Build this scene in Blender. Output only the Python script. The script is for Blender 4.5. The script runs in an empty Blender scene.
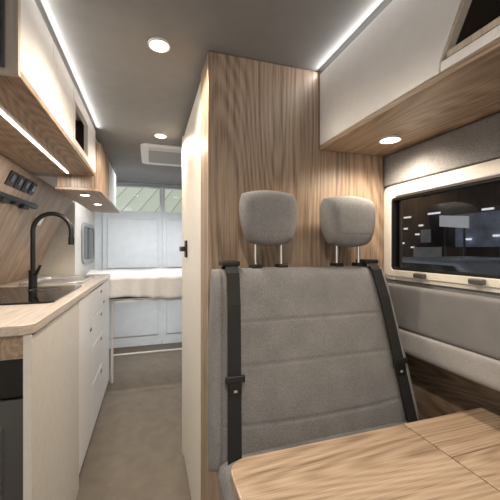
import bpy, math, random
from mathutils import Vector, Matrix
H = 1.23   # eye height above the floor; all z values below are relative to it
random.seed(4)
C = bpy.context.scene.collection

# ------------------------------------------------------------------ materials
def newmat(name):
    m = bpy.data.materials.new(name); m.use_nodes = True
    nt = m.node_tree; b = nt.nodes['Principled BSDF']
    return m, nt, b
def plain(name, col, rough=0.5, metal=0.0, bump=0.0, bscale=200, var=0.04, emis=None, es=0):
    m, nt, b = newmat(name)
    b.inputs['Roughness'].default_value = rough
    b.inputs['Metallic'].default_value = metal
    tc = nt.nodes.new('ShaderNodeTexCoord'); n = nt.nodes.new('ShaderNodeTexNoise')
    n.inputs['Scale'].default_value = bscale; n.inputs['Detail'].default_value = 3
    nt.links.new(tc.outputs['Object'], n.inputs['Vector'])
    r = nt.nodes.new('ShaderNodeValToRGB')
    r.color_ramp.elements[0].position = 0.3; r.color_ramp.elements[1].position = 0.7
    r.color_ramp.elements[0].color = [c*(1-var) for c in col]+[1]
    r.color_ramp.elements[1].color = [min(1, c*(1+var)) for c in col]+[1]
    nt.links.new(n.outputs['Fac'], r.inputs['Fac']); nt.links.new(r.outputs['Color'], b.inputs['Base Color'])
    if bump:
        bp = nt.nodes.new('ShaderNodeBump'); bp.inputs['Strength'].default_value = bump; bp.inputs['Distance'].default_value = 0.004
        nt.links.new(n.outputs['Fac'], bp.inputs['Height']); nt.links.new(bp.outputs['Normal'], b.inputs['Normal'])
    if emis:
        b.inputs['Emission Color'].default_value = list(emis)+[1]; b.inputs['Emission Strength'].default_value = es
    return m
def wood(name, dark, mid, light, axis='Z', rough=0.45, s=1.0, ringw=0.09, flat=None):
    m, nt, b = newmat(name); b.inputs['Roughness'].default_value = rough
    N = nt.nodes.new; L = nt.links.new
    tc = N('ShaderNodeTexCoord')
    def mp(across, along):
        k = N('ShaderNodeMapping'); v = [across*s]*3; v['XYZ'.index(axis)] = along*s
        if flat: v['XYZ'.index(flat)] = 0.0
        k.inputs['Scale'].default_value = v; L(tc.outputs['Object'], k.inputs['Vector']); return k
    def noise(mapping, det, dist=0.0):
        n = N('ShaderNodeTexNoise'); n.inputs['Scale'].default_value = 1; n.inputs['Detail'].default_value = det
        n.inputs['Distortion'].default_value = dist; L(mapping.outputs[0], n.inputs['Vector']); return n
    def math_(op, a, c, d=None):
        k = N('ShaderNodeMath'); k.operation = op
        for i, v in enumerate((a, c, d)):
            if v is None: continue
            if isinstance(v, (int, float)): k.inputs[i].default_value = v
            else: L(v, k.inputs[i])
        return k.outputs[0]
    n1 = noise(mp(75, 1.4), 6, 0.1)         # straight tonal bands
    n0 = noise(mp(7, 0.5), 2, 0.1)          # broad board tone
    n2 = noise(mp(300, 9), 4)               # fine pores
    n3 = noise(mp(3.4, 0.42), 1.0)          # cathedral contour field
    sn = math_('SINE', math_('MULTIPLY', n3.outputs['Fac'], 300.0), 0)
    ring_ = math_('MULTIPLY_ADD', sn, 0.5, 0.5)
    rest = 1.0-ringw
    t = math_('MULTIPLY', n1.outputs['Fac'], rest*0.40)
    t = math_('MULTIPLY_ADD', n2.outputs['Fac'], rest*0.36, t)
    t = math_('MULTIPLY_ADD', n0.outputs['Fac'], rest*0.24, t)
    t = math_('MULTIPLY_ADD', ring_, ringw, t)
    r = N('ShaderNodeValToRGB'); e = r.color_ramp.elements
    e[0].position = 0.38; e[0].color = list(dark)+[1]; e[1].position = 0.62; e[1].color = list(light)+[1]
    k = e.new(0.49); k.color = list(mid)+[1]
    L(t, r.inputs['Fac']); L(r.outputs['Color'], b.inputs['Base Color'])
    return m
def fabric(name, c1, c2, sc=260, bump=0.5, big=0.3, rib=None):
    m, nt, b = newmat(name); b.inputs['Roughness'].default_value = 0.95
    N = nt.nodes.new; L = nt.links.new
    tc = N('ShaderNodeTexCoord')
    n = N('ShaderNodeTexNoise'); n.inputs['Scale'].default_value = sc; n.inputs['Detail'].default_value = 2
    n2 = N('ShaderNodeTexNoise'); n2.inputs['Scale'].default_value = 14; n2.inputs['Detail'].default_value = 4
    L(tc.outputs['Object'], n.inputs['Vector']); L(tc.outputs['Object'], n2.inputs['Vector'])
    a = N('ShaderNodeMath'); a.operation = 'MULTIPLY_ADD'; a.inputs[1].default_value = big
    h = N('ShaderNodeMath'); h.operation = 'MULTIPLY'; h.inputs[1].default_value = 1-big
    L(n.outputs['Fac'], h.inputs[0]); L(n2.outputs['Fac'], a.inputs[0]); L(h.outputs[0], a.inputs[2])
    r = N('ShaderNodeValToRGB'); r.color_ramp.elements[0].position = 0.36; r.color_ramp.elements[1].position = 0.64
    r.color_ramp.elements[0].color = list(c1)+[1]; r.color_ramp.elements[1].color = list(c2)+[1]
    src = a.outputs[0]
    if rib:
        w = N('ShaderNodeTexWave'); w.bands_direction = 'DIAGONAL'; w.inputs['Scale'].default_value = rib; w.inputs['Distortion'].default_value = 0.6
        L(tc.outputs['Object'], w.inputs['Vector'])
        q = N('ShaderNodeMath'); q.operation = 'MULTIPLY_ADD'; q.inputs[1].default_value = 0.14; L(w.outputs['Fac'], q.inputs[0])
        q2 = N('ShaderNodeMath'); q2.operation = 'MULTIPLY'; q2.inputs[1].default_value = 0.86; L(a.outputs[0], q2.inputs[0]); L(q2.outputs[0], q.inputs[2])
        src = q.outputs[0]
    L(src, r.inputs['Fac']); L(r.outputs['Color'], b.inputs['Base Color'])
    bp = N('ShaderNodeBump'); bp.inputs['Strength'].default_value = bump; bp.inputs['Distance'].default_value = 0.003
    L(src if rib else n.outputs['Fac'], bp.inputs['Height']); L(bp.outputs['Normal'], b.inputs['Normal'])
    return m
def emit(name, col, st):
    return plain(name, col, 0.5, emis=col, es=st)
def glass(name, tint, fac):
    m = bpy.data.materials.new(name); m.use_nodes = True; nt = m.node_tree; nt.nodes.clear()
    N = nt.nodes.new; L = nt.links.new
    o = N('ShaderNodeOutputMaterial'); t = N('ShaderNodeBsdfTransparent'); t.inputs[0].default_value = list(tint)+[1]
    g = N('ShaderNodeBsdfGlossy'); g.inputs['Roughness'].default_value = 0.03
    mx = N('ShaderNodeMixShader'); mx.inputs[0].default_value = fac
    L(t.outputs[0], mx.inputs[1]); L(g.outputs[0], mx.inputs[2]); L(mx.outputs[0], o.inputs[0])
    return m

W_DARK, W_MID, W_LIGHT = (0.150, 0.101, 0.066), (0.300, 0.212, 0.145), (0.425, 0.320, 0.232)
M_wood = wood('wood_vertical', W_DARK, W_MID, W_LIGHT, 'Z')
M_splash = wood('wood_splashback', W_DARK, W_MID, W_LIGHT, 'Z', flat='X')
M_woody = wood('wood_lengthwise', W_DARK, W_MID, W_LIGHT, 'Y')
M_woodtab = wood('wood_table', (0.21, 0.145, 0.095), (0.37, 0.272, 0.188), (0.48, 0.375, 0.278), 'X', rough=0.28)
M_woodtop = wood('wood_worktop', (0.42, 0.35, 0.29), (0.52, 0.45, 0.38), (0.60, 0.53, 0.46), 'Y', rough=0.25, ringw=0.05)
M_woodlight = wood('wood_pale', (0.46, 0.39, 0.31), (0.54, 0.47, 0.385), (0.60, 0.54, 0.46), 'Z', ringw=0.05)
M_panel = plain('offwhite_side_laminate', (0.68, 0.66, 0.62), 0.4, bscale=30)
M_white = plain('white_laminate', (0.88, 0.88, 0.88), 0.35, bscale=30, var=0.02)
M_offw = plain('offwhite_laminate', (0.62, 0.615, 0.61), 0.45, bscale=25)
M_cream = plain('cream_plastic', (0.70, 0.67, 0.61), 0.4, bscale=30)
M_creamdoor = plain('cream_door', (0.70, 0.66, 0.59), 0.45, bscale=30)
M_ceil = fabric('ceiling_fabric', (0.24, 0.24, 0.24), (0.30, 0.30, 0.30), 500, 0.2)
M_floor = fabric('vinyl_floor', (0.135, 0.112, 0.086), (0.200, 0.170, 0.135), 260, 0.08, 0.35)
M_seat = fabric('grey_tweed', (0.125, 0.124, 0.125), (0.265, 0.262, 0.262), 560, 0.4, 0.22)
M_wallfab = fabric('wall_fabric', (0.25, 0.245, 0.245), (0.36, 0.35, 0.35), 500, 0.5)
M_rib = fabric('ribbed_wall_fabric', (0.15, 0.148, 0.15), (0.34, 0.335, 0.335), 500, 0.4, 0.2, rib=90)
M_padfab = fabric('dark_pad_fabric', (0.145, 0.145, 0.147), (0.22, 0.217, 0.22), 500, 0.5)
M_black = plain('black_plastic', (0.008, 0.008, 0.008), 0.45)
M_belt = plain('belt_webbing', (0.008, 0.008, 0.009), 0.75, bump=0.4, bscale=500)
M_glassblk = plain('black_glass', (0.006, 0.006, 0.006), 0.06)
M_steel = plain('brushed_steel', (0.75, 0.75, 0.75), 0.38, 1.0)
M_chrome = plain('chrome', (0.8, 0.8, 0.8), 0.08, 1.0)
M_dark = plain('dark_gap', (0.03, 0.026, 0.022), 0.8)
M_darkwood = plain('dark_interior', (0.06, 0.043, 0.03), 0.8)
M_sheet = fabric('white_sheet', (0.80, 0.79, 0.77), (0.87, 0.86, 0.84), 60, 0.2)
M_vanwhite = plain('van_white_panel', (0.80, 0.84, 0.87), 0.6, bscale=10)
M_whitemetal = plain('white_metal', (0.82, 0.82, 0.82), 0.35)
M_grey = plain('grey_plastic', (0.32, 0.32, 0.31), 0.4)
M_dgrey = plain('dark_grey_plastic', (0.08, 0.08, 0.08), 0.35)
M_ledw = emit('led_cool', (1.0, 0.97, 0.93), 3)
M_lamp = emit('lamp_warm', (1.0, 0.86, 0.66), 20)
M_glass = glass('tinted_window_glass', (0.60, 0.61, 0.63), 0.06)
M_glassc = glass('clear_window_glass', (0.9, 0.93, 0.93), 0.03)
M_night = plain('night_hall_wall', (0.03, 0.03, 0.033), 0.8, bscale=3, var=0.5)
M_asph = plain('dark_asphalt', (0.06, 0.06, 0.06), 0.6, bscale=60, var=0.3)

# ------------------------------------------------------------------ helpers
def reg(o, parent, label=None, cat=None, kind=None, group=None):
    C.objects.link(o)
    if parent is not None:
        o.parent = parent
        p = parent; w = Vector((0, 0, 0))
        while p: w += p.location; p = p.parent
        o.location = o.location - w
    if label: o['label'] = label
    if cat: o['category'] = cat
    if kind: o['kind'] = kind
    if group: o['group'] = group
    return o
def thing(name, x, y, z, label, cat, group=None):
    e = bpy.data.objects.new(name, None); e.empty_display_size = 0.05; e.location = (x, y, z+H)
    return reg(e, None, label, cat, None, group)
def mk(name, verts, faces, mat, parent=None, bev=0, seg=3, smooth=False, **kw):
    vs = [Vector((v[0], v[1], v[2]+H)) for v in verts]
    mn = [min(v[i] for v in vs) for i in range(3)]; mxx = [max(v[i] for v in vs) for i in range(3)]
    org = Vector(((mn[0]+mxx[0])/2, (mn[1]+mxx[1])/2, mn[2]))
    me = bpy.data.meshes.new(name); me.from_pydata([v-org for v in vs], [], faces)
    import bmesh
    bm = bmesh.new(); bm.from_mesh(me); bmesh.ops.recalc_face_normals(bm, faces=bm.faces); bm.to_mesh(me); bm.free()
    me.materials.append(mat)
    o = bpy.data.objects.new(name, me); o.location = org
    if smooth:
        for p in me.polygons: p.use_smooth = True
    if bev:
        b = o.modifiers.new('bevel', 'BEVEL'); b.width = bev; b.segments = seg; b.limit_method = 'ANGLE'; b.angle_limit = math.radians(40)
        for p in me.polygons: p.use_smooth = True
        wn = o.modifiers.new('wn', 'WEIGHTED_NORMAL'); wn.keep_sharp = True
    return reg(o, parent, **kw)
BF = [(0,1,2,3),(4,5,6,7),(0,1,5,4),(1,2,6,5),(2,3,7,6),(3,0,4,7)]
def hexa(name, v8, mat, parent=None, bev=0, **kw): return mk(name, v8, BF, mat, parent, bev, **kw)
def box(name, x0,x1,y0,y1,z0,z1, mat, parent=None, bev=0, **kw):
    return mk(name, [(x0,y0,z0),(x1,y0,z0),(x1,y1,z0),(x0,y1,z0),(x0,y0,z1),(x1,y0,z1),(x1,y1,z1),(x0,y1,z1)], BF, mat, parent, bev, **kw)
def boxes(name, lst, mat, parent=None, bev=0, **kw):
    vs=[]; fs=[]
    for (x0,x1,y0,y1,z0,z1) in lst:
        n=len(vs); vs+=[(x0,y0,z0),(x1,y0,z0),(x1,y1,z0),(x0,y1,z0),(x0,y0,z1),(x1,y0,z1),(x1,y1,z1),(x0,y1,z1)]
        fs+=[tuple(i+n for i in f) for f in BF]
    return mk(name, vs, fs, mat, parent, bev, **kw)
def put(ax, a, b, c):
    return {'X':(c,a,b),'Y':(a,c,b),'Z':(a,b,c)}[ax]
def prism(name, poly, ax, c0, c1, mat, parent=None, bev=0, **kw):
    n=len(poly)
    vs=[put(ax,a,b,c0) for a,b in poly]+[put(ax,a,b,c1) for a,b in poly]
    fs=[tuple(range(n)), tuple(range(n,2*n))]+[(i,(i+1)%n,n+(i+1)%n,n+i) for i in range(n)]
    return mk(name, vs, fs, mat, parent, bev, **kw)
def rrect(a0,a1,b0,b1,r,n=6):
    pts=[]
    for (ca,cb,s) in ((a1-r,b1-r,0),(a0+r,b1-r,90),(a0+r,b0+r,180),(a1-r,b0+r,270)):
        for i in range(n+1):
            t=math.radians(s+90*i/n); pts.append((ca+r*math.cos(t), cb+r*math.sin(t)))
    return pts
def ring(name, out, inn, ax, c0, c1, mat, parent=None, bev=0, **kw):
    n=len(out)
    vs=[put(ax,a,b,c0) for a,b in out]+[put(ax,a,b,c0) for a,b in inn]+[put(ax,a,b,c1) for a,b in out]+[put(ax,a,b,c1) for a,b in inn]
    fs=[]
    for i in range(n):
        j=(i+1)%n
        fs+=[(i,j,n+j,n+i),(2*n+i,2*n+j,3*n+j,3*n+i),(i,j,2*n+j,2*n+i),(n+i,n+j,3*n+j,3*n+i)]
    return mk(name, vs, fs, mat, parent, bev, **kw)
def tube(name, pts, r, mat, parent=None, n=14, radii=None, **kw):
    P=[Vector(p) for p in pts]; vs=[]; fs=[]; prev=None
    for i,p in enumerate(P):
        t=(P[min(i+1,len(P)-1)]-P[max(i-1,0)]).normalized()
        ref = prev if prev is not None else (Vector((0,1,0)) if abs(t.y)<0.9 else Vector((1,0,0)))
        a=(ref-t*ref.dot(t)).normalized(); b=t.cross(a); prev=a
        rr = radii[i] if radii else r
        for k in range(n):
            an=2*math.pi*k/n; vs.append(tuple(p+a*rr*math.cos(an)+b*rr*math.sin(an)))
    for i in range(len(P)-1):
        for k in range(n):
            l=(k+1)%n; fs.append((i*n+k,i*n+l,(i+1)*n+l,(i+1)*n+k))
    fs.append(tuple(range(n))); fs.append(tuple((len(P)-1)*n+k for k in range(n)))
    o = mk(name, vs, fs, mat, parent, 0, smooth=True, **kw)
    o.modifiers.new('es','EDGE_SPLIT').split_angle=math.radians(50)
    return o
def cyl(name,p0,p1,r,mat,parent=None,n=28,**kw): return tube(name,[p0,p1],r,mat,parent,n,**kw)
def pillow(name, P, nrm, tf, tb, mat, parent=None, c=0.1, p=8, q=3.0, seams=(), vseams=(), n=44, bolster=0.0, **kw):
    P00,P10,P11,P01=[Vector(v) for v in P]; nv=Vector(nrm).normalized()
    def pos(s,t,side):
        x=s*math.sqrt(1-c*t*t); y=t*math.sqrt(1-c*s*s)
        a=(x+1)/2; b=(y+1)/2
        base=(P00*(1-a)+P10*a)*(1-b)+(P01*(1-a)+P11*a)*b
        e=max(0,(1-abs(s)**p))**(1/q)*max(0,(1-abs(t)**p))**(1/q)
        g=0
        if side>0:
            inner = 1.0 if (not vseams or abs(x)<vseams[0][0]) else 0.0
            for sv,dd,cv in seams: g+=inner*dd*math.exp(-abs((y-sv-cv*x*x)/0.011)**1.3)*e
            for sv,dd in vseams: g+=dd*math.exp(-abs((abs(x)-sv)/0.010)**1.3)*e
            if vseams: g-=bolster*e*max(0,min(1,(abs(x)-vseams[0][0])/0.03))
        return base+nv*((tf*e-g)if side>0 else -tb*e)
    vs=[];idx={};fs=[]
    co=[math.sin(math.pi/2*(-1+2*i/n)) for i in range(n+1)]
    co=[0.5*v+0.5*(-1+2*i/n) for i,v in enumerate(co)]
    for side in (1,-1):
        for i in range(n+1):
            for j in range(n+1):
                if side<0 and (i in(0,n) or j in(0,n)): idx[(side,i,j)]=idx[(1,i,j)]; continue
                idx[(side,i,j)]=len(vs); vs.append(tuple(pos(co[i],co[j],side)))
    for side in (1,-1):
        for i in range(n):
            for j in range(n):
                fs.append((idx[(side,i,j)],idx[(side,i+1,j)],idx[(side,i+1,j+1)],idx[(side,i,j+1)]))
    return mk(name,vs,fs,mat,parent,0,smooth=True,**kw)

# ------------------------------------------------------------------ room shell
FZ=-1.23; CZ=0.67
S=dict(kind='structure')
box('floor',-1.0,1.07,-0.7,4.4,FZ-0.05,FZ,M_floor,**S)
hx0,hx1,hy0,hy1=-0.02,0.36,2.16,2.58
boxes('ceiling',[(-1.0,hx0,-0.7,2.85,CZ,CZ+0.05),(hx1,1.0,-0.7,2.85,CZ,CZ+0.05),(hx0,hx1,-0.7,hy0,CZ,CZ+0.05),(hx0,hx1,hy1,2.85,CZ,CZ+0.05),
  (-1.0,1.0,2.85,2.88,CZ,0.84),(-1.0,1.0,2.85,4.4,0.82,0.87)],M_ceil,**S)
box('wall_left',-1.0,-0.95,-0.7,3.10,FZ,CZ,M_cream,**S)
box('wall_left_rear',-0.70,-0.64,3.10,4.25,FZ,0.82,M_cream,**S)
WY0,WY1,WZ0,WZ1=0.14,1.015,-0.085,0.19
boxes('wall_right',[(0.91,1.06,-0.7,1.058,-0.385,WZ0),(1.01,1.06,-0.7,1.058,FZ,-0.386),(0.91,0.96,1.059,4.3,FZ,0.82),(0.91,0.96,-0.7,1.058,WZ1,0.82),(0.91,0.96,WY1,1.058,WZ0,WZ1),(0.91,0.96,-0.7,WY0,WZ0,WZ1)],M_rib,**S)
boxes('wall_rear',[(-0.70,-0.55,4.22,4.27,FZ,0.82),(0.85,0.96,4.22,4.27,FZ,0.82),(-0.55,0.85,4.22,4.27,0.78,0.82)],M_vanwhite,**S)
def reardoor(name,x0,x1):
    y0=4.19;y1=4.23
    wz0,wz1=0.46,0.76
    d=boxes(name,[(x0,x1,y0,y1,FZ,wz0),(x0,x1,y0,y1,wz1,0.78),(x0,x0+0.03,y0,y1,wz0,wz1),(x1-0.03,x1,y0,y1,wz0,wz1)],M_vanwhite,bev=0.004,kind='structure')
    box('door_panel',x0+0.05,x1-0.05,y0-0.02,y0,-0.25,0.36,M_vanwhite,d,bev=0.012)
    box('window_glass',x0+0.03,x1-0.03,y0+0.015,y0+0.02,wz0,wz1,M_glassc,d)
    box('door_panel',x0+0.05,x1-0.05,y0-0.02,y0,-1.10,-0.55,M_vanwhite,d,bev=0.012)
    return d
reardoor('door_1',-0.548,0.148); reardoor('door_2',0.152,0.848)

# outside: pale slatted canopy behind the van
cn=plain('canopy_panel_glow',(0.68,0.70,0.60),0.6,emis=(0.88,0.9,0.76),es=0.32)  # glow in the panel stands in for light falling on the canopy
cs=plain('canopy_slat_glow',(0.60,0.62,0.52),0.6,emis=(0.7,0.72,0.58),es=0.25)  # slats carry the same painted-in glow, slightly weaker
can=thing('awning',0.3,6.4,0.2,'pale slatted roof canopy seen outside the rear doors','awning')
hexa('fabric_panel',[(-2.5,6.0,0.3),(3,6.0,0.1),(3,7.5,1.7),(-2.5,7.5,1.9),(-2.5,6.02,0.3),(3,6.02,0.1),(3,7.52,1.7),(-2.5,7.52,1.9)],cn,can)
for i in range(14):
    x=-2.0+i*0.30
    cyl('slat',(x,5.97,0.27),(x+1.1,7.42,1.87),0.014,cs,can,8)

# roof hatch
rh=thing('roof_hatch',0.17,2.37,CZ-0.03,'flat white framed roof skylight with grey insect screen','skylight')
ring('frame',rrect(hx0-0.04,hx1+0.04,hy0-0.04,hy1+0.04,0.04),rrect(hx0+0.01,hx1-0.01,hy0+0.01,hy1-0.01,0.03),'Z',CZ-0.008,CZ-0.001,M_white,rh,bev=0.002)
box('blind',hx0+0.01,hx1-0.01,hy0+0.01,hy0+0.10,CZ-0.003,CZ+0.004,M_cream,rh)
M_screen=plain('insect_screen',(0.42,0.43,0.43),0.7)
box('flyscreen',hx0+0.01,hx1-0.01,hy0+0.105,hy1-0.01,CZ-0.003,CZ+0.004,M_screen,rh)

# ------------------------------------------------------------------ kitchen
KX=-0.345; KY0=1.115; KY1=3.04; KT=-0.262
wt_poly=[(-0.90,1.10),(-0.375,1.10)]+[(-0.375+0.04*math.sin(math.radians(a)),1.14-0.04*math.cos(math.radians(a))) for a in range(15,91,15)]+[(-0.335,3.05),(-0.90,3.05)]
prism('worktop',wt_poly,'Z',KT,-0.23,M_woodtop,bev=0.004,label='pale oak-effect kitchen worktop with rounded corner',cat='worktop')
kc=thing('kitchen_cabinet',-0.6,2.1,FZ,'white and pale wood kitchen base cabinet under the worktop','kitchen cabinet')
box('body',-0.90,KX-0.021,1.62,KY1,FZ,KT-0.001,M_offw,kc)
box('end_panel',-0.90,KX-0.0205,1.118,1.136,-0.335,KT-0.001,M_woody,kc,label='brown wood apron under the worktop end')
box('side_panel',KX-0.02,KX,1.118,1.80,FZ,KT-0.008,M_panel,kc,bev=0.003,label='off-white side panel')
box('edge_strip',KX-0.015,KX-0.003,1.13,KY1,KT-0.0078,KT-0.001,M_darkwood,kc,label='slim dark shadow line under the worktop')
box('edge_band',KX-0.02,KX+0.002,1.114,1.117,FZ,KT-0.001,M_panel,kc)
def front(name,y0,y1,z0,z1,hy,hz):
    d=box(name,KX-0.018,KX,y0,y1,z0,z1,M_white,kc,bev=0.003)
    box('handle',KX-0.002,KX+0.003,hy-0.025,hy+0.025,hz-0.009,hz+0.009,M_dgrey,d,bev=0.003)
    return d
front('cabinet_door',1.805,2.20,FZ+0.07,KT-0.009,2.13,-0.50)
zs=[FZ+0.07,-0.86,-0.62,-0.44,KT-0.009]
for i in range(4):
    front('drawer',2.206,2.62,zs[i],zs[i+1]-0.006,2.56,zs[i+1]-0.05)
front('cabinet_door',2.626,KY1,FZ+0.07,KT-0.009,2.70,-0.42)
box('plinth',KX-0.06,KX-0.03,1.80,KY1,FZ,FZ+0.07,M_dark,kc)
fr=thing('refrigerator',-0.6,1.3,FZ+0.02,'black compact fridge built in below the worktop end','fridge')
box('body',-0.88,KX-0.026,1.20,1.60,FZ,KT-0.012,M_grey,fr)
box('control_panel',-0.86,KX-0.026,1.14,1.20,-0.46,-0.34,M_glassblk,fr,bev=0.004)
box('door',-0.86,KX-0.026,1.15,1.20,FZ+0.05,-0.47,M_dgrey,fr,bev=0.006,label='dark grey fridge door')
box('handle',-0.46,-0.43,1.13,1.152,-1.0,-0.55,M_steel,fr,bev=0.004)
# cooktop
ck=thing('cooktop',-0.62,1.9,-0.23,'black glass gas cooktop set in the worktop','cooktop')
prism('glass_plate',rrect(-0.84,-0.385,1.50,2.11,0.03),'Z',-0.23,-0.222,M_glassblk,ck,bev=0.002)
for (x,y) in ((-0.70,1.68),(-0.53,1.94)):
    ring('burner',[(x+0.075*math.cos(a*math.pi/14),y+0.075*math.sin(a*math.pi/14)) for a in range(28)],[(x+0.071*math.cos(a*math.pi/14),y+0.071*math.sin(a*math.pi/14)) for a in range(28)],'Z',-0.222,-0.2205,M_dgrey,ck)
# sink
sk=thing('sink',-0.60,2.45,-0.23,'small stainless steel sink with raised lip','sink')
ring('rim',rrect(-0.76,-0.41,2.20,2.68,0.06),rrect(-0.735,-0.435,2.225,2.655,0.05),'Z',-0.23,-0.212,M_steel,sk,bev=0.003)
box('basin',-0.735,-0.435,2.225,2.655,-0.2295,-0.227,M_steel,sk)
cyl('drain',(-0.60,2.44,-0.2268),(-0.60,2.44,-0.2245),0.03,M_chrome,sk)
# faucet
fx,fy=-0.655,2.15
fc=thing('faucet',fx,fy,-0.23,'matte black arched kitchen faucet','faucet')
cyl('base',(fx,fy,-0.23),(fx,fy,-0.13),0.022,M_black,fc)
R=0.10
pts=[(fx,fy,-0.14),(fx,fy,-0.02),(fx,fy,0.07)]
for a in range(180,-1,-12):
    t=math.radians(a); pts.append((fx+R+R*math.cos(t),fy,0.10+0.105*math.sin(t)))
pts.append((fx+2*R,fy,0.06))
tube('spout',pts,0.013,M_black,fc)
cyl('nozzle',(fx+2*R,fy,0.065),(fx+2*R,fy,0.02),0.016,M_black,fc)
tube('handle',[(fx,fy,-0.155),(fx+0.03,fy-0.04,-0.15),(fx+0.055,fy-0.06,-0.10)],0.008,M_black,fc)
# sloping backsplash
def bx(z): return -0.60-(0.40-z)*0.444
def bs(name,y0,y1,z0,z1,o0,o1,mat,parent=None,bev=0,**kw):
    return hexa(name,[(bx(z0)+o0,y0,z0),(bx(z0)+o1,y0,z0),(bx(z0)+o1,y1,z0),(bx(z0)+o0,y1,z0),(bx(z1)+o0,y0,z1),(bx(z1)+o1,y0,z1),(bx(z1)+o1,y1,z1),(bx(z1)+o0,y1,z1)],mat,parent,bev,**kw)
bs('backsplash',0.87,2.90,-0.228,0.395,-0.02,0.0,M_splash,label='wood-grain splashback panel behind the worktop',cat='wall panel')
for i in range(4):
    y=1.77+i*0.092
    t=thing('power_socket',bx(0.33),y,0.28,'small black square wall socket on the wood panel','wall socket','black sockets above the worktop')
    bs('plate',y-0.036,y+0.036,0.298,0.362,0.001,0.009,M_black,t,0.002)
    bs('insert',y-0.018,y+0.018,0.314,0.346,0.0093,0.012,M_glassblk,t,0.001)
t=thing('storage_rail',bx(0.23),1.85,0.19,'black wall rail carrying small block-shaped holders','storage rail')
bs('rail',1.70,2.22,0.236,0.258,0.001,0.018,M_black,t,0.002)
for (a,b,h) in ((1.74,1.82,0.020),(1.88,1.94,0.012),(2.00,2.08,0.020)):
    bs('holder',a,b,0.236-h,0.235,0.002,0.028,M_black,t,0.003)
t=thing('light_switch',bx(0.13),2.40,0.155,'small pale light switch on the wood splashback','light switch')
bs('plate',2.30,2.44,0.150,0.205,0.001,0.010,M_cream,t,0.002)
bs('rocker',2.32,2.365,0.162,0.193,0.0102,0.015,M_white,t,0.001)
bs('rocker',2.375,2.42,0.162,0.193,0.0102,0.015,M_white,t,0.001)

# rear-left wall window and end upright
boxes('trim_1',[(-0.95,-0.62,3.062,3.10,FZ,0.395)],M_cream,kind='structure')
w=ring('window_2',rrect(3.42,4.12,-0.16,0.26,0.10),rrect(3.46,4.08,-0.12,0.22,0.08),'X',-0.64,-0.622,M_grey,bev=0.004,kind='structure')
prism('window_glass',rrect(3.46,4.08,-0.12,0.22,0.08),'X',-0.638,-0.630,M_glassblk,w)

# ------------------------------------------------------------------ overhead cabinets, left
OB=0.40; OX=-0.29
oc=thing('overhead_cabinet',-0.46,1.4,OB,'white overhead kitchen cabinet with wood underside and open cubby','overhead cabinet')
box('bottom_board',-0.62,OX,0.87,1.94,OB,OB+0.016,M_woody,oc,bev=0.002)
box('top_board',-0.62,OX-0.02,0.87,1.94,0.63,0.642,M_white,oc)
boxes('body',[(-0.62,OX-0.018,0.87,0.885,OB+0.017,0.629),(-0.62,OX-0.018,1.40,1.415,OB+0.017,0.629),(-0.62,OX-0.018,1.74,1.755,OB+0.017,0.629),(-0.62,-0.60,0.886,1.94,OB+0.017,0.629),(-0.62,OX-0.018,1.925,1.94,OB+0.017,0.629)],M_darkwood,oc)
box('end_panel',-0.62,OX,0.855,0.869,OB,0.655,M_woodlight,oc,label='grey-beige end panel')
for (a,b) in ((0.870,1.135),(1.139,1.41)):
    box('door',OX-0.018,OX,a,b,OB+0.017,0.655,M_white,oc,bev=0.003)
box('door',OX-0.018,OX,1.745,1.94,OB+0.017,0.655,M_white,oc,bev=0.003)
boxes('cubby_frame',[(OX-0.018,OX,1.414,1.741,OB+0.017,OB+0.045),(OX-0.018,OX,1.414,1.741,0.60,0.655),(OX-0.018,OX,1.414,1.44,OB+0.046,0.599),(OX-0.018,OX,1.715,1.741,OB+0.046,0.599)],M_white,oc)
box('led_strip',-0.420,-0.410,0.90,1.88,OB-0.006,OB,M_ledw,oc,label='glowing white strip light')
box('led_strip',OX-0.020,OX-0.015,0.88,1.93,0.656,0.660,M_ledw,oc,label='glowing white strip light')
box('control_panel',-0.40,-0.315,0.846,0.854,0.41,0.63,M_dgrey,oc,bev=0.003,label='dark control panel')
for z in (0.43,0.48,0.53,0.58):
    box('switch',-0.385,-0.322,0.836,0.846,z,z+0.038,M_black,oc,bev=0.003,label='black switch')
OC=0.335
oc2=thing('overhead_cabinet',-0.46,2.6,OC,'wood and white overhead cabinet with spotlights in its base','overhead cabinet')
x1=OX+0.025
bbp=[(-0.49,1.945),(x1-0.06,1.945)]+[(x1-0.06+0.06*math.sin(math.radians(a)),2.005-0.06*math.cos(math.radians(a))) for a in range(15,91,15)]+[(x1,3.10),(-0.49,3.10)]
prism('bottom_board',bbp,'Z',OC-0.016,OC,M_woody,oc2,bev=0.003)
boxes('body',[(-0.47,OX-0.018,2.03,3.06,OC,0.40),(-0.94,OX-0.018,2.03,3.06,0.401,0.655)],M_offw,oc2)
ow=[(-0.48,1.947),(x1-0.06,1.947)]+[(x1-0.06+0.058*math.sin(math.radians(a)),2.005-0.058*math.cos(math.radians(a))) for a in range(15,91,15)]+[(x1-0.002,2.35),(OX-0.016,2.35),(OX-0.016,2.028),(-0.48,2.028)]
prism('side_panel',ow,'Z',OC+0.001,0.60,M_wood,oc2,label='wood cabinet front with rounded corner')
box('door',OX-0.018,OX,2.355,3.06,OC,0.65,M_white,oc2,bev=0.003)

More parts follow.
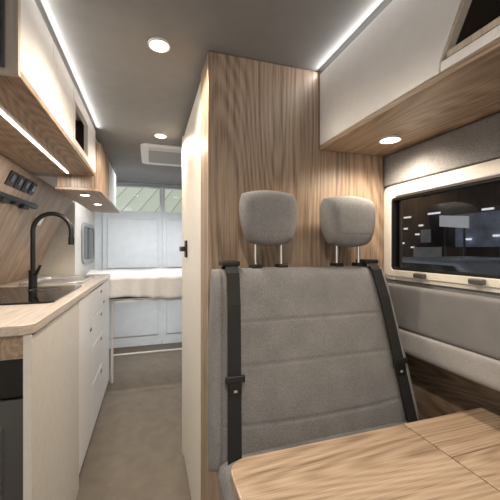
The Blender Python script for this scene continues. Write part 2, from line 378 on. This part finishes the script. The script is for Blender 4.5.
# ------------------------------------------------------------------ wardrobe / partition
wd=thing('wardrobe',0.55,1.5,FZ,'tall wood-grain wardrobe partition with cream side door','wardrobe')
box('front_panel',0.187,0.908,1.06,1.085,FZ,CZ-0.003,M_wood,wd,bev=0.002)
box('body',0.20,0.905,1.086,1.95,FZ,CZ-0.003,M_offw,wd)
box('side_panel',0.187,0.1995,1.086,1.22,FZ,CZ-0.003,M_wood,wd)
dr=box('door',0.187,0.1995,1.226,1.90,FZ+0.03,CZ-0.02,M_creamdoor,wd,bev=0.003)
box('edge_strip',0.185,0.1995,1.905,1.95,FZ,CZ-0.003,M_cream,wd)
box('handle',0.150,0.187,1.70,1.722,-0.018,0.008,M_black,dr,bev=0.003)
box('handle',0.150,0.160,1.62,1.722,-0.015,0.005,M_black,dr,bev=0.003)
box('handle',0.178,0.187,1.675,1.745,-0.05,0.04,M_black,dr,bev=0.003)
box('wall_panel',0.909,1.009,1.059,1.075,FZ,-0.30,M_wood,label='narrow wood panel closing the gap beside the wardrobe',cat='wall panel')

# ------------------------------------------------------------------ seat
sb=thing('seat_base',0.55,0.6,FZ,'wood-clad raised box under the bench seat','seat base')
box('body',0.19,0.905,0.30,1.056,FZ,-0.665,M_woodlight,sb)
box('side_panel',0.186,0.190,0.30,1.056,FZ,-0.665,M_wood,sb)
bn=thing('bench_seat',0.52,0.8,-0.66,'grey tweed two-person bench seat with headrests and belts','bench seat')
nb=(0,-1,0.12)
br=pillow('backrest',[(0.148,0.865,-0.62),(0.885,0.865,-0.62),(0.805,0.965,-0.062),(0.176,0.965,-0.062)],nb,0.050,0.05,M_seat,bn,c=0.03,p=12,q=2.6,seams=((0.42,0.003,0.0),(-0.02,0.003,0.0),(-0.60,0.005,0.06)),vseams=((0.90,0.006),),bolster=0.006,n=130)
pillow('cushion',[(0.165,0.30,-0.61),(0.885,0.30,-0.61),(0.885,0.86,-0.61),(0.165,0.86,-0.61)],(0,0,1),0.055,0.055,M_seat,bn,c=0.04,p=10,q=2.6)
box('shell',0.20,0.80,0.99,1.02,-0.64,-0.10,M_black,bn,bev=0.01)
for hxc,w_,zb,zt in ((0.368,0.106,0.006,0.186),(0.668,0.112,0.002,0.184)):
    hr=pillow('headrest',[(hxc-w_*0.78,0.955,zb),(hxc+w_*0.78,0.955,zb),(hxc+w_,0.965,zt),(hxc-w_,0.965,zt)],(0,-1,0.05),0.048,0.045,M_seat,bn,c=0.27,p=5,q=2.4,n=60,seams=((-0.55,0.002,0.0),))
    for s in (-0.045,0.045):
        cyl('post',(hxc+s,0.96,-0.075),(hxc+s,0.96,0.03),0.006,M_chrome,hr,14)
        box('post_guide',hxc+s-0.017,hxc+s+0.017,0.94,0.98,-0.072,-0.052,M_black,hr,bev=0.004)
def yfront(z):
    k=(z+0.62)/(0.558); return 0.865+0.10*k-0.060
def belt(x0,x1,bz):
    seq=[(x0,0.985,-0.075),(x0,0.975,-0.052),(x0,0.93,-0.052),(x0,0.905,-0.075)]
    for i in range(1,13):
        k=i/12; z=-0.075+(-0.61+0.075)*k
        seq.append((x0+(x1-x0)*k, yfront(z)-0.008+(0.006 if i==1 else 0), z))
    w=0.019; vs=[];fs=[]
    for i,(x,y,z) in enumerate(seq):
        a=Vector(seq[min(i+1,len(seq)-1)])-Vector(seq[max(0,i-1)]); nn=Vector((1,0,0)).cross(a).normalized()*0.0015
        for (dx,sg) in ((-w,1),(w,1),(w,-1),(-w,-1)):
            vs.append((x+dx,y+nn.y*sg,z+nn.z*sg))
    for i in range(len(seq)-1):
        for k in range(4):
            l=(k+1)%4; fs.append((i*4+k,i*4+l,i*4+4+l,i*4+4+k))
    fs+= [(0,1,2,3),tuple(len(seq)*4-4+k for k in range(4))]
    b=mk('seat_belt',vs,fs,M_belt,bn,label='black webbing seat belt')
    y=yfront(bz)-0.012; k=(bz+0.075)/(-0.535); x=x0+(x1-x0)*k
    hexa('buckle',[(x-0.028,y-0.010,bz-0.009),(x+0.028,y-0.010,bz-0.009),(x+0.028,y,bz-0.009),(x-0.028,y,bz-0.009),(x-0.028,y-0.008,bz+0.009),(x+0.028,y-0.008,bz+0.009),(x+0.028,y+0.002,bz+0.009),(x-0.028,y+0.002,bz+0.009)],M_black,b,0.003)
    prism('tongue',rrect(x-0.018,x+0.018,bz-0.048,bz-0.008,0.008),'Y',y-0.007,y-0.003,M_black,b,bev=0.001)
    box('belt_guide',x0-0.028,x0+0.028,0.925,0.985,-0.056,-0.040,M_black,b,bev=0.005)
    box('button',x-0.005,x+0.005,y-0.009,y-0.006,bz-0.036,bz-0.029,M_grey,b,bev=0.001)
belt(0.235,0.212,-0.36)
belt(0.745,0.812,-0.37)

# ------------------------------------------------------------------ table
tb=thing('table',0.53,0.4,-0.545,'wood-grain folding dinette table with rounded corner','table')
tp=rrect(0.164,0.868,0.02,0.695,0.045)
tbj=0.66
leftp=[(tbj-0.0012,0.02),(tbj-0.0012,0.695)]+[p for p in tp if p[0]<0.4 and p[1]>0.3]+[p for p in tp if p[0]<0.4 and p[1]<0.3]
prism('tabletop',leftp,'Z',-0.51,-0.48,M_woodtab,tb,bev=0.004)
box('tabletop_leaf',tbj+0.0012,0.995,0.02,0.5488,-0.51,-0.48,M_woodtab,tb,bev=0.002)
box('tabletop_leaf',tbj+0.0012,0.995,0.5512,0.695,-0.51,-0.48,M_woodtab,tb,bev=0.002)
box('support_rail',0.30,0.995,0.18,0.24,-0.545,-0.511,M_grey,tb)

# ------------------------------------------------------------------ right wall dressing
w1=ring('window_1',rrect(0.10,1.040,-0.108,0.226,0.022),rrect(0.142,1.006,-0.084,0.192,0.014),'X',0.895,0.909,M_cream,bev=0.002,kind='structure')
ring('inner_frame',rrect(0.142,1.006,-0.084,0.192,0.014),rrect(0.150,0.999,-0.077,0.184,0.010),'X',0.898,0.93,M_black,w1)
prism('window_glass',rrect(0.150,0.999,-0.077,0.184,0.010),'X',0.915,0.92,M_glass,w1)
for y in (0.50,0.66,0.86):
    la=box('latch',0.878,0.895,y-0.022,y+0.022,-0.104,-0.088,M_dgrey,w1,bev=0.004)
ring('frame_lip',rrect(0.085,1.052,-0.122,0.242,0.03),rrect(0.10,1.040,-0.108,0.226,0.022),'X',0.901,0.909,M_cream,w1)
box('blind_rail',0.884,0.896,0.17,0.975,0.195,0.204,M_offw,w1,bev=0.003)
pillow('wall_cushion',[(0.885,0.0,-0.295),(0.885,1.055,-0.295),(0.885,1.055,-0.135),(0.885,0.0,-0.135)],(-1,0,0),0.02,0.02,M_padfab,None,c=0.01,p=16,label='dark grey padded fabric strip below the window',cat='wall padding')
pillow('wall_bolster',[(0.880,0.0,-0.38),(0.880,1.055,-0.38),(0.885,1.055,-0.297),(0.885,0.0,-0.297)],(-1,0,0.3),0.025,0.02,M_wallfab,None,c=0.01,p=6,label='light grey rounded fabric bolster along the wall',cat='wall padding')
box('wall_panel',0.997,1.008,-0.1,1.056,-1.22,-0.388,M_woody,label='wood-grain wall panel beside the bench seat',cat='wall panel')
pillow('wall_cushion',[(0.903,0.0,0.246),(0.903,1.055,0.246),(0.903,1.055,0.366),(0.903,0.0,0.366)],(-1,0,0),0.006,0.004,M_rib,None,c=0.0,p=30,label='grey ribbed fabric band above the window',cat='wall padding')

# ------------------------------------------------------------------ overhead cabinet right
RX=0.61; RB=0.37
oc3=thing('overhead_cabinet',0.76,0.6,RB,'white overhead cabinet with wood underside and open cubby','overhead cabinet')
box('bottom_board',RX,0.907,-0.10,1.055,RB,RB+0.016,M_woody,oc3,bev=0.002)
box('top_board',RX+0.02,0.907,-0.10,1.055,0.635,0.648,M_white,oc3)
prism('door',[(1.055,0.387),(1.055,0.655),(0.414,0.655),(0.539,0.41),(0.542,0.387)],'X',RX,RX+0.018,M_white,oc3,bev=0.003)
prism('niche_edge',[(0.411,0.655),(0.398,0.655),(0.520,0.427),(0.534,0.41)],'X',RX,RX+0.018,M_woodlight,oc3,label='wood edging of the open niche')
box('rail',RX,RX+0.018,-0.10,0.537,0.387,0.410,M_white,oc3,bev=0.003)
box('niche_edge',RX,RX+0.018,-0.10,0.520,0.411,0.424,M_woodlight,oc3,label='wood edging of the open niche')
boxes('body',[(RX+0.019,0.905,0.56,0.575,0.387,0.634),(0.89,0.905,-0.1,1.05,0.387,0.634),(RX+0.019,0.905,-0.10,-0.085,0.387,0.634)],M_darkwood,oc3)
box('shelf_lining',RX+0.019,0.889,-0.08,0.555,0.3865,0.392,M_padfab,oc3)
box('led_strip',RX+0.010,RX+0.014,-0.05,1.05,0.656,0.660,M_ledw,oc3,label='glowing white strip light')

# ------------------------------------------------------------------ lights
def light(kind,loc,e,col,size=0.05,rot=(0,0,0),sy=None,ang=150):
    l=bpy.data.lights.new('lamp_light',kind); l.energy=e; l.color=col
    if kind=='AREA':
        l.size=size
        if sy: l.shape='RECTANGLE'; l.size_y=sy
    elif kind=='SPOT': l.spot_size=math.radians(ang); l.spot_blend=0.6; l.shadow_soft_size=size
    else: l.shadow_soft_size=size
    o=bpy.data.objects.new('lamp_light',l); o.location=(loc[0],loc[1],loc[2]+H); o.rotation_euler=rot; C.objects.link(o); return o
WARM=(1.0,0.85,0.68)
def spot(x,y,z,e,lab,r=0.030,ang=160,col=WARM):
    t=thing('ceiling_spotlight',x,y,z-0.006,lab,'spotlight','recessed round spotlights')
    n=28
    o=[(x+r*1.2*math.cos(2*math.pi*k/n),y+r*1.2*math.sin(2*math.pi*k/n)) for k in range(n)]
    i=[(x+r*math.cos(2*math.pi*k/n),y+r*math.sin(2*math.pi*k/n)) for k in range(n)]
    ring('bezel',o,i,'Z',z-0.006,z-0.0002,M_whitemetal,t)
    cyl('lens',(x,y,z-0.004),(x,y,z-0.0003),r,M_lamp,t)
    light('SPOT',(x,y,z-0.02),e,col,0.03,ang=ang)
CL='round warm recessed spotlight in the grey ceiling'
spot(0.029,1.08,CZ,24,CL)
spot(0.06,1.95,CZ,24,CL)
spot(0.05,0.0,CZ,24,CL)  # added fill spot above the camera, out of view
spot(0.05,-0.5,CZ,24,CL)  # added fill spot behind the camera, out of view
RL='added unseen fill spotlight in the ceiling above the bed'
spot(-0.2,3.2,0.82,25,RL,col=(0.97,0.98,1.0))  # this pair is added out of sight to brighten bed and rear doors
spot(0.4,3.2,0.82,25,RL,col=(0.97,0.98,1.0))
UL='round warm recessed spotlight under the overhead cabinet'
spot(0.776,0.876,RB,9,UL)
spot(0.776,0.10,RB,9,UL)
WL='round warm recessed spotlight under the wood cabinet'
spot(-0.37,2.09,OC-0.016,4,WL,0.024)
spot(-0.36,2.50,OC-0.016,4,WL,0.024)
COOL=(1.0,0.97,0.93)
light('AREA',(-0.415,1.39,OB-0.01),5.0,COOL,0.02,(0,0,0),0.98)
light('AREA',(RX-0.004,0.5,0.658),1.2,COOL,0.008,(0,math.radians(80),0),1.1)
light('AREA',(OX+0.004,1.4,0.658),1.2,COOL,0.008,(0,math.radians(-80),0),1.05)
ul=thing('underbed_fill_lamp',0.1,3.6,-0.53,'added white fill lamp under the bed frame','strip lamp')
box('diffuser',-0.3,0.6,3.58,3.62,-0.515,-0.476,M_ledw,ul)  # glowing bar added to lighten the space under the bed
light('AREA',(0.1,3.6,-0.53),4,(0.97,0.98,1.0),0.9,(0,0,0),0.05)

# ------------------------------------------------------------------ bed
bd=thing('bed',0.12,3.7,FZ,'raised rear bed with white mattress on a thin white metal frame','bed')
boxes('frame',[(-0.62,0.90,3.10,3.13,-0.500,-0.48),(-0.62,0.90,4.14,4.17,-0.50,-0.47),(-0.62,-0.58,3.14,4.14,-0.50,-0.47),(0.86,0.90,3.14,4.14,-0.50,-0.47),(-0.58,0.86,3.14,4.14,-0.475,-0.47)],M_whitemetal,bd)
pillow('mattress',[(-0.60,3.08,-0.355),(0.90,3.08,-0.355),(0.90,4.16,-0.335),(-0.60,4.16,-0.335)],(0,0,1),0.085,0.10,M_sheet,bd,c=0.01,p=20,q=3)
tube('leg',[(-0.33,3.12,-0.50),(-0.33,3.12,-0.95),(-0.33,3.12,FZ)],0.012,M_whitemetal,bd,10)
tube('leg',[(0.80,3.12,-0.50),(0.80,3.12,FZ)],0.012,M_whitemetal,bd,10)
cyl('crossbar',(-0.33,3.12,-0.98),(0.80,3.12,-0.98),0.008,M_whitemetal,bd,10)
vs=[];fs=[];nx=110;ny=14
for i in range(nx+1):
    x=-0.60+1.5*i/nx
    for j in range(ny+1):
        k=j/ny
        if k<0.5: y=3.75-0.69*k/0.5; z=-0.264+0.03*(0.5-k)/0.5+0.006*math.sin(x*17+k*9)+0.005*math.sin(x*6-k*14)
        else:
            kk=(k-0.5)/0.5; y=3.058-0.016*math.sin(x*31+math.sin(x*9)*2)*kk; z=-0.268-0.190*kk-0.015*math.sin(x*7)*kk
        vs.append((x,y,z))
for i in range(nx):
    for j in range(ny):
        a=i*(ny+1)+j; fs.append((a,a+1,a+ny+2,a+ny+1))
sh=mk('bed_sheet',vs,fs,M_sheet,bd,0,smooth=True,label='white crumpled bed sheet')
sh.modifiers.new('sol','SOLIDIFY').thickness=0.004

# ------------------------------------------------------------------ outside on the window side
box('wall_blackout',6.0,6.1,-4,8,FZ-0.6,3.2,M_night,**S)  # dark enclosure added to keep the bright world out of the window
boxes('wall_blackout_ends',[(1.07,6.0,-4.1,-4.0,FZ-0.6,3.2),(1.07,6.0,8.0,8.1,FZ-0.6,3.2),(1.07,6.0,-4,8,3.2,3.3)],M_night,**S)  # ends and lid of the added light-blocking enclosure
box('ground_outside',1.07,6.1,-4,8,FZ-0.65,FZ-0.6,M_asph,**S)
M_far=emit('far_light',(0.95,0.95,0.95),2.0)
lam=[(5.9,4.1,4.3,0.70),(5.9,5.2,5.5,0.74),(5.9,6.0,6.2,0.72),(5.9,5.75,5.85,0.30),(5.9,6.2,6.3,0.10),(5.9,5.5,5.6,-0.05),(5.9,6.3,6.4,-0.2),(5.9,5.65,5.75,0.5),(5.9,6.1,6.2,0.45),(5.9,5.9,5.98,0.0),(5.75,3.9,4.0,0.2),(5.75,4.4,4.5,0.15)]  # hall lamps, plus extra glowing strips added to brighten the window view
for (x,y0,y1,z) in lam:
    box('tube_lamp',x,x+0.03,y0,y1,z,z+0.035,M_far,label='distant tube lamp glowing on the hall wall',cat='lamp',group='distant hall lamps')
def car(nm,lab,prof,win,x0,x1,paint,wy):
    c=thing(nm,(x0+x1)/2,sum(p[0] for p in prof)/len(prof),FZ-0.6,lab,nm)
    prism('body',prof,'X',x0,x1,paint,c,bev=0.08)
    prism('side_window',win,'X',x0-0.015,x0+0.01,M_glassblk,c)
    for y in wy:
        cyl('wheel',(x0-0.03,y,FZ-0.6+0.32),(x0+0.2,y,FZ-0.6+0.32),0.32,M_black,c)
M_car=plain('car_paint_glow',(0.35,0.38,0.42),0.25,0.3,emis=(0.5,0.55,0.62),es=0.13)  # faint glow in the paint brightens the car in place of real light
M_bd=plain('board_white_glow',(0.5,0.5,0.5),0.5,emis=(0.9,0.9,0.88),es=0.65)  # self-lit white, added as a pale shape behind the glass
M_bd2=plain('board_blue_glow',(0.2,0.25,0.35),0.5,bscale=4,var=0.6,emis=(0.38,0.42,0.50),es=0.16)  # bluish lit part of the hall painted as a glowing colour
M_bd3=plain('board_grey_glow',(0.3,0.3,0.3),0.5,bscale=4,var=0.4,emis=(0.6,0.6,0.58),es=0.16)  # grey with glow mixed in, for more pale shapes in the window
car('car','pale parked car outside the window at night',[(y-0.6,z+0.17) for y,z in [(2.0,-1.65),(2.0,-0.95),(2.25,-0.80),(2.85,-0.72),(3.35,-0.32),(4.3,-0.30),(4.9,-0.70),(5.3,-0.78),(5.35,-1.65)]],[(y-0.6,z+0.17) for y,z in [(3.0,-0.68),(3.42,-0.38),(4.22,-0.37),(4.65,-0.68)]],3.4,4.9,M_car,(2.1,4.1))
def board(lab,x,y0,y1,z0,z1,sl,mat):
    b=thing('glow_board',x,(y0+y1)/2,FZ-0.6,lab,'display board')
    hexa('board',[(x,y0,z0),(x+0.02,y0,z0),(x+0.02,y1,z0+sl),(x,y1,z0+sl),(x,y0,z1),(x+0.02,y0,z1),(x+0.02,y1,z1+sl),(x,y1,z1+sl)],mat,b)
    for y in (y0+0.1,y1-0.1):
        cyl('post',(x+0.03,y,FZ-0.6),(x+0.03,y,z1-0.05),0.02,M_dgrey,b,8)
board('small glowing white stand-in board in the dark hall',5.5,4.25,4.85,0.36,0.58,0.07,M_bd)
board('glowing blue-grey panel for the lit area of the dark hall',5.8,3.75,4.75,0.02,0.66,0.0,M_bd2)
board('low glowing grey stand-in block in the dark hall',5.6,4.9,5.6,-0.25,0.02,0.0,M_bd3)
board('pale narrow glowing stand-in board in the dark hall',5.7,5.25,5.5,0.12,0.40,0.0,M_bd3)

# ------------------------------------------------------------------ world + camera
wld=bpy.data.worlds.new('world'); bpy.context.scene.world=wld; wld.use_nodes=True
bg=wld.node_tree.nodes['Background']; bg.inputs[0].default_value=(1.0,0.99,0.98,1); bg.inputs[1].default_value=0.80
cam=bpy.data.cameras.new('camera'); cam.sensor_width=36; cam.lens=22.7; cam.clip_start=0.02
co=bpy.data.objects.new('camera',cam); co.location=(0,0,H); co.rotation_euler=(math.radians(90),0,math.radians(-17.6))
cam.shift_y=-0.004
C.objects.link(co); bpy.context.scene.camera=co
bpy.context.scene.view_settings.view_transform='Standard'
